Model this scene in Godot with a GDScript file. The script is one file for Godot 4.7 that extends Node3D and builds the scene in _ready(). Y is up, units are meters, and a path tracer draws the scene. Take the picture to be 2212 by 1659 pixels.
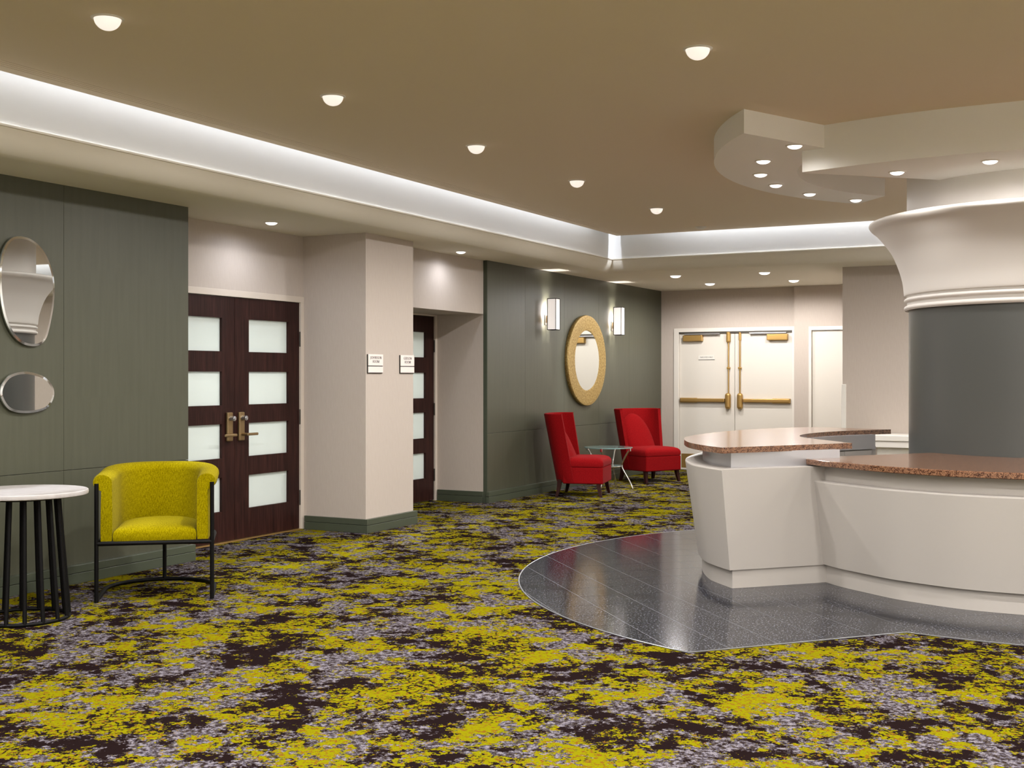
extends Node3D
# A hotel pre-function lobby. World: y up, metres; the left wall runs along -Z, the far wall lies across at z = -17.6.

const C := Vector2(-0.62, -9.83)          # axis of the big column (x, z): desk, plinths and ceiling canopy ring it
const WX := -6.59                          # face of the green panelled wall
const SOFFIT := 2.76
const CEIL := 3.2
const FX := -5.93                          # cove fascia along the left wall
const FZ := -14.08                         # cove fascia along the far wall
const CC := Vector2(-0.639, -10.12)        # axis of the column shaft
const XR := 6.0
const ZB := 4.2

const E_MAIN := 5.0
const E_SOFFIT := 0.6
const E_FAR := 2.7
const E_CANOPY := 0.55
const E_COVE := 29.0
const E_ROOM := 6.0
const WARM := Color(1.0, 0.985, 0.975)
const COOL := Color(0.93, 0.95, 1.0)

var M := {}
var counts := {}

func _ready() -> void:
	setup_camera()
	setup_environment()
	make_materials()
	build_floor()
	build_ceiling()
	build_walls()
	build_cove()
	build_doors()
	build_column()
	build_canopy()
	build_desk()
	build_downlights()
	build_room_panels()
	build_sconces()
	build_mirrors()
	build_yellow_chair()
	build_black_table()
	build_red_chairs()
	build_glass_table()
	build_signs()
	build_credenza()

# ---------------------------------------------------------------- camera, sky

func setup_camera() -> void:
	var cam := Camera3D.new()
	cam.name = "camera"
	add_child(cam)
	cam.position = Vector3(0, 1.44, 0)
	cam.rotation.y = atan(1359.0 / 2600.0)
	var near := 0.05
	cam.set_frustum(near * 1659.0 / 2600.0, Vector2(0, -near * 16.5 / 2600.0), near, 100.0)
	cam.keep_aspect = Camera3D.KEEP_HEIGHT
	cam.current = true

func setup_environment() -> void:
	var we := WorldEnvironment.new()
	we.name = "world_environment"
	var e := Environment.new()
	e.background_mode = Environment.BG_COLOR
	e.background_color = Color(0.02, 0.02, 0.02)
	e.tonemap_mode = Environment.TONE_MAPPER_LINEAR
	e.tonemap_exposure = 1.07
	e.sdfgi_enabled = true
	e.ssao_enabled = true
	e.ssil_enabled = true
	we.environment = e
	add_child(we)

# ---------------------------------------------------------------- mesh soup with automatic smoothing

class Soup:
	var v := PackedVector3Array()          # triangles, counter-clockwise from outside

	func tri(a: Vector3, b: Vector3, c: Vector3) -> void:
		if (b - a).cross(c - a).length_squared() < 1e-16:
			return
		v.push_back(a); v.push_back(b); v.push_back(c)

	func quad(a: Vector3, b: Vector3, c: Vector3, d: Vector3) -> void:
		tri(a, b, c); tri(a, c, d)

	func fix(start: int) -> void:           # turn a closed shape right side out
		var vol := 0.0
		var o := v[start] if start < v.size() else Vector3.ZERO
		for i in range(start, v.size(), 3):
			vol += (v[i] - o).dot((v[i + 1] - o).cross(v[i + 2] - o))
		if vol < 0.0:
			for i in range(start, v.size(), 3):
				var t := v[i + 1]
				v[i + 1] = v[i + 2]
				v[i + 2] = t

	func loft(rings: Array, caps := true, closed_v := false) -> void:
		var start := v.size()
		var n: int = rings[0].size()
		var m: int = rings.size()
		for j in (m if closed_v else m - 1):
			var a: PackedVector3Array = rings[j]
			var b: PackedVector3Array = rings[(j + 1) % m]
			for i in n:
				var k := (i + 1) % n
				quad(a[i], a[k], b[k], b[i])
		if caps and not closed_v:
			cap(rings[0], true)
			cap(rings[m - 1], false)
		fix(start)

	func cap(r: PackedVector3Array, flip: bool) -> void:
		var nrm := Vector3.ZERO
		var c := Vector3.ZERO
		for p in r:
			c += p
		c /= r.size()
		for i in r.size():
			nrm += (r[i] - c).cross(r[(i + 1) % r.size()] - c)
		if nrm.length() < 1e-12:
			return
		nrm = nrm.normalized()
		var ux := (Vector3.UP if absf(nrm.y) < 0.9 else Vector3.RIGHT).cross(nrm).normalized()
		var uy := nrm.cross(ux)
		var p2 := PackedVector2Array()
		for p in r:
			p2.push_back(Vector2((p - c).dot(ux), (p - c).dot(uy)))
		var idx := Geometry2D.triangulate_polygon(p2)
		if idx.is_empty():
			for i in r.size():
				var k := (i + 1) % r.size()
				if flip: tri(c, r[k], r[i])
				else: tri(c, r[i], r[k])
			return
		for i in range(0, idx.size(), 3):
			var a := r[idx[i]]
			var b := r[idx[i + 1]]
			var d := r[idx[i + 2]]
			var up := (b - a).cross(d - a).dot(nrm) > 0.0
			if up != flip: tri(a, b, d)
			else: tri(a, d, b)

	func box(lo: Vector3, hi: Vector3) -> void:
		var r0 := PackedVector3Array([Vector3(lo.x, lo.y, lo.z), Vector3(hi.x, lo.y, lo.z), Vector3(hi.x, lo.y, hi.z), Vector3(lo.x, lo.y, hi.z)])
		var r1 := PackedVector3Array()
		for p in r0:
			r1.push_back(Vector3(p.x, hi.y, p.z))
		loft([r0, r1])

	func prism(poly: PackedVector2Array, y0: float, y1: float) -> void:
		loft([Soup.at(poly, y0), Soup.at(poly, y1)])

	static func at(poly: PackedVector2Array, y: float) -> PackedVector3Array:
		var r := PackedVector3Array()
		for p in poly:
			r.push_back(Vector3(p.x, y, p.y))
		return r

	func lathe(profile: Array, n: int, at0 := Vector3.ZERO, closed := false) -> void:   # profile: Vector2(r, y)
		var rings := []
		for p in profile:
			var ring := PackedVector3Array()
			for i in n:
				var a := TAU * i / n
				ring.push_back(at0 + Vector3(p.x * cos(a), p.y, p.x * sin(a)))
			rings.push_back(ring)
		loft(rings, true, closed)

	func tube(path: Array, r, n := 10, closed := false) -> void:        # r: number or array
		var m := path.size()
		var rings := []
		var up := Vector3.ZERO
		for j in m:
			var a: Vector3 = path[(j - 1 + m) % m] if (closed or j > 0) else path[j]
			var b: Vector3 = path[(j + 1) % m] if (closed or j < m - 1) else path[j]
			var t := (b - a).normalized()
			if up == Vector3.ZERO:
				up = Vector3.UP if absf(t.y) < 0.9 else Vector3.RIGHT
			up = (up - t * up.dot(t)).normalized()
			var side := t.cross(up)
			var rr: float = r[j] if r is Array else r
			var ring := PackedVector3Array()
			for i in n:
				var q := TAU * i / n
				ring.push_back(path[j] + (up * cos(q) + side * sin(q)) * rr)
			rings.push_back(ring)
		loft(rings, true, closed)

	func rbox(size: Vector3, r: float, at0 := Vector3.ZERO, k := 2) -> void:    # box with rounded edges
		var start := v.size()
		var h := size * 0.5 - Vector3.ONE * r
		for ax in 3:
			for sg in [-1.0, 1.0]:
				var g := []
				for i in 2 * (k + 1):
					var row := PackedVector3Array()
					for j in 2 * (k + 1):
						var u := (-1.0 + float(i) / k) if i <= k else float(i - k - 1) / k
						var w := (-1.0 + float(j) / k) if j <= k else float(j - k - 1) / k
						var su := -1.0 if i <= k else 1.0
						var sw := -1.0 if j <= k else 1.0
						var d := Vector3.ZERO
						var cc := Vector3.ZERO
						d[ax] = sg; d[(ax + 1) % 3] = tan(u * PI / 4); d[(ax + 2) % 3] = tan(w * PI / 4)
						cc[ax] = sg; cc[(ax + 1) % 3] = su; cc[(ax + 2) % 3] = sw
						row.push_back(at0 + h * cc + d.normalized() * r)
					g.push_back(row)
				for i in g.size() - 1:
					for j in g.size() - 1:
						if sg > 0: quad(g[i][j], g[i + 1][j], g[i + 1][j + 1], g[i][j + 1])
						else: quad(g[i][j], g[i][j + 1], g[i + 1][j + 1], g[i + 1][j])
		fix(start)

	func moved(x: Transform3D, start := 0) -> void:
		for i in range(start, v.size()):
			v[i] = x * v[i]

	func mesh(crease_deg := 38.0) -> ArrayMesh:
		var nf := v.size() / 3
		var fn := PackedVector3Array()
		fn.resize(nf)
		var fu := PackedVector3Array()
		fu.resize(nf)
		var near := {}
		for f in nf:
			var x := (v[f * 3 + 1] - v[f * 3]).cross(v[f * 3 + 2] - v[f * 3])
			fn[f] = x
			fu[f] = x.normalized()
			for q in 3:
				var key := Vector3i((v[f * 3 + q] * 8000.0).round())
				if near.has(key): near[key].push_back(f)
				else: near[key] = PackedInt32Array([f])
		var lim := cos(deg_to_rad(crease_deg))
		var pos := PackedVector3Array()
		var nor := PackedVector3Array()
		pos.resize(v.size())
		nor.resize(v.size())
		var order := [0, 2, 1]
		for f in nf:
			for q in 3:
				var p := v[f * 3 + order[q]]
				var s := Vector3.ZERO
				for g in near[Vector3i((p * 8000.0).round())]:
					if fu[g].dot(fu[f]) > lim:
						s += fn[g]
				pos[f * 3 + q] = p
				nor[f * 3 + q] = s.normalized() if s.length() > 0.0 else fu[f]
		var arr := []
		arr.resize(Mesh.ARRAY_MAX)
		arr[Mesh.ARRAY_VERTEX] = pos
		arr[Mesh.ARRAY_NORMAL] = nor
		var am := ArrayMesh.new()
		am.add_surface_from_arrays(Mesh.PRIMITIVE_TRIANGLES, arr)
		return am

# ---------------------------------------------------------------- nodes

func numbered(called: String) -> String:
	var n: int = counts.get(called, 0)
	counts[called] = n + 1
	return called if n == 0 else "%s_%03d" % [called, n]

func thing(called: String, label: String, category: String, at := Vector3.ZERO, turn := 0.0, group := "") -> Node3D:
	var o := Node3D.new()
	o.name = numbered(called)
	add_child(o)
	o.position = at
	o.rotation.y = turn
	o.set_meta("label", label)
	o.set_meta("category", category)
	if group != "":
		o.set_meta("group", group)
	return o

func structure(called: String, label: String) -> Node3D:
	var o := Node3D.new()
	o.name = numbered(called)
	add_child(o)
	o.set_meta("kind", "structure")
	o.set_meta("label", label)
	return o

func part(parent: Node, called: String, s: Soup, mat: Material, label := "", crease := 38.0) -> MeshInstance3D:
	return part_mesh(parent, called, s.mesh(crease), mat, label)

func part_mesh(parent: Node, called: String, mesh: Mesh, mat: Material, label := "") -> MeshInstance3D:
	var o := MeshInstance3D.new()
	o.name = called
	o.mesh = mesh
	o.material_override = mat
	parent.add_child(o, true)
	if label != "":
		o.set_meta("label", label)
	return o

func boxpart(parent: Node, called: String, lo: Vector3, hi: Vector3, mat: Material, bevel := 0.0, label := "") -> MeshInstance3D:
	var s := Soup.new()
	var a := Vector3(minf(lo.x, hi.x), minf(lo.y, hi.y), minf(lo.z, hi.z))
	var b := Vector3(maxf(lo.x, hi.x), maxf(lo.y, hi.y), maxf(lo.z, hi.z))
	if bevel > 0.0: s.rbox(b - a, bevel, (a + b) * 0.5)
	else: s.box(a, b)
	return part(parent, called, s, mat, label)

# ---------------------------------------------------------------- materials

func plain(c: Color, rough := 0.6, metal := 0.0, spec := 0.5) -> StandardMaterial3D:
	var m := StandardMaterial3D.new()
	m.albedo_color = c
	m.roughness = rough
	m.metallic = metal
	m.metallic_specular = spec
	return m

func textured(img: Image, size: float, rough := 0.6, world := true) -> StandardMaterial3D:
	var m := StandardMaterial3D.new()
	img.generate_mipmaps()
	m.albedo_texture = ImageTexture.create_from_image(img)
	m.uv1_triplanar = true
	m.uv1_world_triplanar = world
	m.uv1_scale = Vector3.ONE / size
	m.uv1_triplanar_sharpness = 8.0
	m.roughness = rough
	return m

func noise(seed_: int, freq: float, octaves := 4, gain := 0.5, kind := FastNoiseLite.TYPE_SIMPLEX_SMOOTH) -> FastNoiseLite:
	var n := FastNoiseLite.new()
	n.noise_type = kind
	n.seed = seed_
	n.frequency = freq
	n.fractal_type = FastNoiseLite.FRACTAL_FBM
	n.fractal_octaves = octaves
	n.fractal_gain = gain
	return n

func bytes(n: FastNoiseLite, w: int, h: int) -> PackedByteArray:
	var img := n.get_seamless_image(w, h, false, false, 0.1, true)
	img.convert(Image.FORMAT_L8)
	return img.get_data()

func bytes_stretched(n: FastNoiseLite, w: int, h: int, sh: int) -> PackedByteArray:   # long in y
	var img := n.get_seamless_image(w, sh, false, false, 0.1, true)
	img.convert(Image.FORMAT_L8)
	img.resize(w, h, Image.INTERPOLATE_CUBIC)
	return img.get_data()

func ramp_image(data: PackedByteArray, w: int, h: int, stops: Array) -> Image:   # stops: [position, Color]
	var g := Gradient.new()
	g.offsets = PackedFloat32Array()
	var off := PackedFloat32Array()
	var col := PackedColorArray()
	for s in stops:
		off.push_back(s[0])
		col.push_back(s[1])
	g.offsets = off
	g.colors = col
	var lut := PackedByteArray()
	lut.resize(768)
	for i in 256:
		var c := g.sample(i / 255.0)
		lut[i * 3] = int(c.r * 255.0); lut[i * 3 + 1] = int(c.g * 255.0); lut[i * 3 + 2] = int(c.b * 255.0)
	var out := PackedByteArray()
	out.resize(w * h * 3)
	for i in w * h:
		var k := data[i] * 3
		out[i * 3] = lut[k]; out[i * 3 + 1] = lut[k + 1]; out[i * 3 + 2] = lut[k + 2]
	return Image.create_from_data(w, h, false, Image.FORMAT_RGB8, out)

func blend(a: PackedByteArray, b: PackedByteArray, t: float) -> PackedByteArray:
	var o := PackedByteArray()
	o.resize(a.size())
	var ta := int((1.0 - t) * 256.0)
	var tb := 256 - ta
	for i in a.size():
		o[i] = (a[i] * ta + b[i] * tb) >> 8
	return o

func relief(m: StandardMaterial3D, data: PackedByteArray, w: int, h: int, cm: float) -> void:
	var img := Image.create_from_data(w, h, false, Image.FORMAT_L8, data)
	m.heightmap_enabled = true
	m.heightmap_texture = ImageTexture.create_from_image(img)
	m.heightmap_scale = cm

func carpet_image() -> Image:
	var w := 2048
	var y := bytes(noise(11, 0.011, 6, 0.8), w, w)
	var b := bytes(noise(23, 0.012, 6, 0.8), w, w)
	var g := bytes(noise(37, 0.012, 6, 0.8), w, w)
	var d := bytes(noise(41, 0.060, 4, 0.8), w, w)
	var zy := bytes(noise(51, 0.013, 3, 0.5), 512, 512)      # slow zones
	var zb := bytes(noise(53, 0.015, 3, 0.5), 512, 512)
	var zg := bytes(noise(57, 0.013, 3, 0.5), 512, 512)
	var cn := noise(61, 0.045, 2, 0.5, FastNoiseLite.TYPE_CELLULAR)  # crackle in the yellow
	cn.cellular_return_type = FastNoiseLite.RETURN_DISTANCE2_SUB
	cn.domain_warp_enabled = true
	cn.domain_warp_amplitude = 14.0
	cn.domain_warp_frequency = 0.05
	var cr := bytes(cn, w, w)
	var pal := [
		Color8(110, 106, 8), Color8(88, 83, 16), Color8(104, 70, 22),      # chartreuse, olive, ochre
		Color8(25, 17, 17), Color8(40, 32, 33),                                # brown, lighter brown
		Color8(62, 58, 68), Color8(112, 107, 113), Color8(76, 68, 54)]      # lavender grey, pale grey, taupe
	var pr := PackedByteArray()
	for c in pal:
		pr.push_back(c.r8); pr.push_back(c.g8); pr.push_back(c.b8)
	var out := PackedByteArray()
	out.resize(w * w * 3)
	for i in w * w:
		var j := ((i >> 13) << 9) + ((i & 2047) >> 2)
		var vy := y[i] + (zy[j] >> 1) + 5
		var vb := b[i] + (zb[j] >> 1) + 0
		var vg := g[i] + (zg[j] >> 1) - 9
		var dd := d[i]
		var k := 0
		if vy >= vb and vy >= vg:
			if cr[i] < 34 and zg[j] < zb[j] + 12: k = 3
			elif dd > 152: k = 2
			elif vy - maxi(vb, vg) < 8 and dd < 118: k = 1
		elif vb >= vg:
			k = 3
			if vb - maxi(vy, vg) < 10 and dd > 130: k = 4
		else:
			k = 5
			if dd > 141: k = 6
			elif dd < 98: k = 4
			elif dd < 112: k = 7
		k *= 3
		var o := i * 3
		out[o] = pr[k]; out[o + 1] = pr[k + 1]; out[o + 2] = pr[k + 2]
	return Image.create_from_data(w, w, false, Image.FORMAT_RGB8, out)

func make_materials() -> void:
	# carpet
	M.carpet = textured(carpet_image(), 5.0, 0.95)
	M.carpet.metallic_specular = 0.0
	# wallpaper: fine linen weave
	var wl := 512
	var linen := blend(bytes_stretched(noise(5, 0.06, 3, 0.6), wl, wl, 48), bytes(noise(6, 0.12, 3, 0.6), wl, wl), 0.5)
	M.wallpaper = textured(ramp_image(linen, wl, wl, [[0.0, Color8(182, 170, 159)], [0.5, Color8(188, 177, 167)], [1.0, Color8(194, 184, 174)]]), 0.42, 0.8)
	M.wallpaper.metallic_specular = 0.3
	# green paint with a fine vertical brush
	var br := bytes_stretched(noise(8, 0.03, 4, 0.6), wl, wl, 32)
	M.green = textured(ramp_image(br, wl, wl, [[0.0, Color8(72, 73, 59)], [0.5, Color8(75, 76, 62)], [1.0, Color8(78, 79, 65)]]), 0.9, 0.42)
	M.green_trim = plain(Color8(70, 76, 62), 0.4)
	M.column_paint = plain(Color8(76, 77, 74), 0.33)
	M.wall_white = plain(Color8(236, 233, 227), 0.7)
	M.ceiling_paint = plain(Color8(230, 214, 192), 0.85, 0.0, 0.2)
	M.soffit_paint = plain(Color8(226, 220, 206), 0.85, 0.0, 0.2)
	M.cove_white = plain(Color8(232, 232, 230), 0.8, 0.0, 0.2)
	M.cream = plain(Color8(208, 203, 197), 0.55)
	M.canopy_paint = plain(Color8(240, 237, 231), 0.6)
	M.drum_paint = plain(Color8(226, 221, 215), 0.45)
	M.desk_paint = plain(Color8(174, 168, 161), 0.42)
	M.desk_metal = plain(Color8(188, 188, 192), 0.33, 0.75)
	M.door_white = plain(Color8(214, 208, 198), 0.5)
	M.frame_white = plain(Color8(220, 214, 205), 0.5)
	M.casing = plain(Color8(205, 194, 181), 0.55)
	# dark wood
	var wd := bytes_stretched(noise(12, 0.05, 4, 0.65), wl, wl, 24)
	M.wood = textured(ramp_image(wd, wl, wl, [[0.0, Color8(30, 15, 13)], [0.5, Color8(46, 24, 21)], [1.0, Color8(64, 36, 31)]]), 0.8, 0.42)
	M.wood.metallic_specular = 0.3
	M.leg_wood = plain(Color8(44, 16, 12), 0.45, 0.0, 0.3)
	# brown granite
	var gw := 1024
	var gr := blend(bytes(noise(15, 0.10, 3, 0.8), gw, gw), bytes(noise(16, 0.03, 2, 0.5), gw, gw), 0.3)
	M.granite = textured(ramp_image(gr, gw, gw, [[0.0, Color8(30, 20, 18)], [0.38, Color8(58, 36, 28)], [0.46, Color8(104, 72, 52)], [0.55, Color8(128, 90, 66)], [0.64, Color8(160, 122, 94)], [0.75, Color8(102, 70, 52)], [1.0, Color8(90, 60, 46)]]), 1.1, 0.16)
	# dark floor tile
	var tl := bytes(noise(18, 0.2, 2, 0.7), gw, gw)
	M.tile = textured(ramp_image(tl, gw, gw, [[0.0, Color8(8, 8, 12)], [0.5, Color8(14, 15, 20)], [0.58, Color8(26, 27, 35)], [0.65, Color8(62, 64, 74)], [0.78, Color8(124, 126, 138)], [1.0, Color8(160, 161, 170)]]), 3.0, 0.12)
	M.tile.metallic_specular = 0.33
	M.grout = plain(Color8(120, 122, 126), 0.8)
	M.edge_metal = plain(Color8(150, 152, 156), 0.35, 0.8)
	# upholstery
	var fy := blend(bytes_stretched(noise(20, 0.12, 2, 0.6), wl, wl, 60), bytes(noise(21, 0.05, 3, 0.6), wl, wl), 0.45)
	M.mustard = textured(ramp_image(fy, wl, wl, [[0.0, Color8(84, 72, 0)], [0.45, Color8(122, 109, 0)], [0.6, Color8(138, 125, 3)], [1.0, Color8(172, 158, 34)]]), 0.28, 0.9, false)
	M.mustard.rim_enabled = true
	M.mustard.rim = 0.04
	M.mustard.metallic_specular = 0.1
	var rv := bytes(noise(24, 0.05, 4, 0.6), wl, wl)
	M.red = textured(ramp_image(rv, wl, wl, [[0.0, Color8(108, 10, 13)], [0.5, Color8(126, 14, 17)], [1.0, Color8(144, 22, 24)]]), 0.4, 0.85, false)
	M.red.rim_enabled = true
	M.red.rim = 0.05
	M.red.metallic_specular = 0.1
	M.black_metal = plain(Color8(9, 8, 8), 0.5, 0.0, 0.25)
	var mb := bytes(noise(27, 0.012, 5, 0.6), wl, wl)
	M.marble = textured(ramp_image(mb, wl, wl, [[0.0, Color8(156, 150, 147)], [0.5, Color8(171, 166, 163)], [1.0, Color8(180, 175, 172)]]), 0.8, 0.35)
	var gl := bytes(noise(29, 0.03, 5, 0.65), wl, wl)
	M.gold_leaf = textured(ramp_image(gl, wl, wl, [[0.0, Color8(118, 92, 44)], [0.45, Color8(158, 130, 72)], [0.6, Color8(172, 146, 88)], [1.0, Color8(200, 178, 122)]]), 0.5, 0.42)
	M.gold_leaf.metallic = 0.45
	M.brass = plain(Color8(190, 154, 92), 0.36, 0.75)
	M.bronze = plain(Color8(150, 127, 92), 0.36, 0.75)
	M.steel = plain(Color8(190, 190, 194), 0.3, 0.9)
	M.dark_steel = plain(Color8(88, 84, 78), 0.4, 0.7)
	M.chrome = plain(Color8(225, 226, 230), 0.1, 1.0)
	M.mirror = plain(Color8(222, 224, 222), 0.0, 1.0)
	M.mirror_bevel = plain(Color8(232, 235, 236), 0.06, 1.0)
	M.glass_edge = plain(Color8(120, 150, 145), 0.2)
	M.sign_plate = plain(Color8(232, 222, 216), 0.5)
	M.sign_dark = plain(Color8(34, 30, 28), 0.5)
	M.sign_text = plain(Color8(70, 66, 66), 0.6)
	M.white_plastic = plain(Color8(222, 218, 210), 0.5)
	M.pane = plain(Color8(222, 230, 226), 0.3)
	M.pane.backlight_enabled = true
	M.pane.backlight = Color(1.0, 1.0, 1.0)
	M.glass = StandardMaterial3D.new()
	M.glass.albedo_color = Color(0.75, 0.9, 0.88, 0.16)
	M.glass.transparency = BaseMaterial3D.TRANSPARENCY_ALPHA
	M.glass.roughness = 0.0
	M.glass.metallic_specular = 0.6
	M.lens = glow(Color(1.0, 0.97, 0.93), 3.0)
	M.lens_main = glow(Color(1.0, 0.95, 0.91), 0.75)
	M.trim_ring = plain(Color8(226, 220, 212), 0.5)
	M.strip = glow(Color(0.95, 0.98, 1.0), 3.0)
	M.shade = glow(Color(1.0, 0.95, 0.93), 0.5)
	M.bulb = glow(Color(1.0, 0.97, 0.95), 6.0)

func glow(c: Color, energy: float) -> StandardMaterial3D:
	var m := plain(Color8(235, 232, 228), 0.5)
	m.emission_enabled = true
	m.emission = c
	m.emission_energy_multiplier = energy
	return m

# ---------------------------------------------------------------- plan helpers

func polar(r: float, deg: float, c := C) -> Vector2:
	return c + Vector2(cos(deg_to_rad(deg)), sin(deg_to_rad(deg))) * r

func arc(r: float, a0: float, a1: float, step := 2.0, c := C) -> PackedVector2Array:
	var o := PackedVector2Array()
	var n := maxi(1, int(ceil(absf(a1 - a0) / step)))
	for i in n + 1:
		o.push_back(polar(r, lerpf(a0, a1, float(i) / n), c))
	return o

func smooth_line(pts: Array, steps := 8) -> PackedVector2Array:   # Catmull-Rom through the points
	var o := PackedVector2Array()
	for i in pts.size() - 1:
		var a: Vector2 = pts[maxi(i - 1, 0)]
		var b: Vector2 = pts[i]
		var c: Vector2 = pts[i + 1]
		var d: Vector2 = pts[mini(i + 2, pts.size() - 1)]
		for k in steps:
			var t := float(k) / steps
			o.push_back(b.cubic_interpolate(c, a, d, t))
	o.push_back(pts[-1])
	return o

# ---------------------------------------------------------------- floor

func platform_outline() -> PackedVector2Array:
	var pc := Vector2(-1.038, -8.994)
	var o := PackedVector2Array()
	var tip := Vector2(-2.097, -5.945)
	var a0 := rad_to_deg((tip - pc).angle())
	o.append_array(arc(3.2, a0, 230.0, 2.0, pc))
	o.append_array(arc(2.87, 235.0, 461.0, 3.0))
	return o

func build_floor() -> void:
	var f := structure("floor", "floor of patterned yellow, brown and grey carpet with a dark tiled island")
	boxpart(f, "carpet", Vector3(-10.2, -0.12, -18.2), Vector3(XR + 0.3, 0.0, ZB + 0.3), M.carpet, 0.0, "blotchy chartreuse, brown and lavender grey carpet")
	var outline := platform_outline()
	var s := Soup.new()
	s.prism(outline, 0.0, 0.0058)
	part(f, "tile_bed", s, M.grout, "grey grout bed under the tiles")
	# brushed metal strip between carpet and tile
	var path := []
	for p in outline:
		path.push_back(Vector3(p.x, 0.0035, p.y))
	s = Soup.new()
	s.tube(path, 0.004, 6, true)
	part(f, "edge_strip", s, M.edge_metal, "thin metal edging round the tiles")
	# tiles, each cut to the outline
	var inner: PackedVector2Array = Geometry2D.offset_polygon(outline, -0.006)[0]
	var ang := deg_to_rad(47.5)
	var ua := Vector2(cos(ang), sin(ang))
	var na := Vector2(-sin(ang), cos(ang))
	var T := 0.3
	var origin := na * -2.44 + ua * 0.0
	# second family of joints: lines where p . ua is constant
	var ob := fmod(-7.755, T)
	var g := 0.0016
	for i in range(-20, 21):
		for j in range(-60, 10):
			var a0 := ob + j * T
			var b0 := -2.44 + i * T
			var mid := ua * (a0 + T / 2) + na * (b0 + T / 2)
			var dc := mid - C
			if dc.length() > 4.6: continue
			if dc.length() < 1.62 or mid.x > 1.6: continue
			var da := rad_to_deg(dc.angle())
			if da < 0.0: da += 360.0
			if da > 137.0 and da < 215.0 and dc.length() < 2.4: continue
			if da > 215.0 or da < 40.0: continue
			var cell := PackedVector2Array([ua * (a0 + g) + na * (b0 + g), ua * (a0 + T - g) + na * (b0 + g), ua * (a0 + T - g) + na * (b0 + T - g), ua * (a0 + g) + na * (b0 + T - g)])
			for poly in Geometry2D.intersect_polygons(cell, inner):
				if poly.size() < 3: continue
				s = Soup.new()
				s.prism(poly, 0.0, 0.0065)
				part(f, "tile", s, M.tile)

# ---------------------------------------------------------------- ceiling and cove

func build_ceiling() -> void:
	var c := structure("ceiling", "flat brown painted ceiling with a slot diffuser along its edge")
	boxpart(c, "ceiling_panel", Vector3(-5.615, CEIL, FZ + 0.11), Vector3(XR + 0.3, CEIL + 0.05, ZB + 0.3), M.ceiling_paint, 0.0, "wide brown painted ceiling")
	for k in 3:
		var x := -5.621 - 0.034 * k
		boxpart(c, "diffuser_blade", Vector3(x - 0.028, CEIL, -13.2), Vector3(x, CEIL + 0.03, ZB + 0.3), M.ceiling_paint)
	boxpart(c, "ceiling_end", Vector3(-5.717, CEIL, FZ + 0.11), Vector3(-5.615, CEIL + 0.05, -13.2), M.ceiling_paint)
	boxpart(c, "ceiling_margin", Vector3(FX + 0.11, CEIL, FZ + 0.11), Vector3(-5.723, CEIL + 0.05, ZB + 0.3), M.ceiling_paint)
	boxpart(c, "diffuser_box", Vector3(-5.724, CEIL + 0.05, -13.2), Vector3(-5.6, CEIL + 0.09, ZB + 0.3), M.ceiling_paint)
	boxpart(c, "slot_side", Vector3(FX + 0.11, CEIL + 0.05, FZ + 0.11), Vector3(FX + 0.13, 3.96, ZB + 0.3), M.cove_white, 0.0, "white inner side of the light slot")
	boxpart(c, "slot_side", Vector3(FX + 0.13, CEIL + 0.05, FZ + 0.11), Vector3(XR + 0.3, 3.96, FZ + 0.13), M.cove_white, 0.0, "white inner side of the light slot")
	boxpart(c, "ceiling_lid", Vector3(-10.2, 3.96, -18.2), Vector3(XR + 0.3, 4.1, ZB + 0.3), M.soffit_paint, 0.0, "slab above the cove")

func cove_sweep(profile: Array) -> Soup:      # profile: Vector2(d, y); d grows away from the room
	var s := Soup.new()
	var st := []
	for end in 3:
		var row := PackedVector3Array()
		for p in profile:
			match end:
				0: row.push_back(Vector3(FX - p.x, p.y, ZB + 0.3))
				1: row.push_back(Vector3(FX - p.x, p.y, FZ - p.x))
				2: row.push_back(Vector3(XR + 0.3, p.y, FZ - p.x))
		st.push_back(row)
	s.loft(st)
	return s

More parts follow.
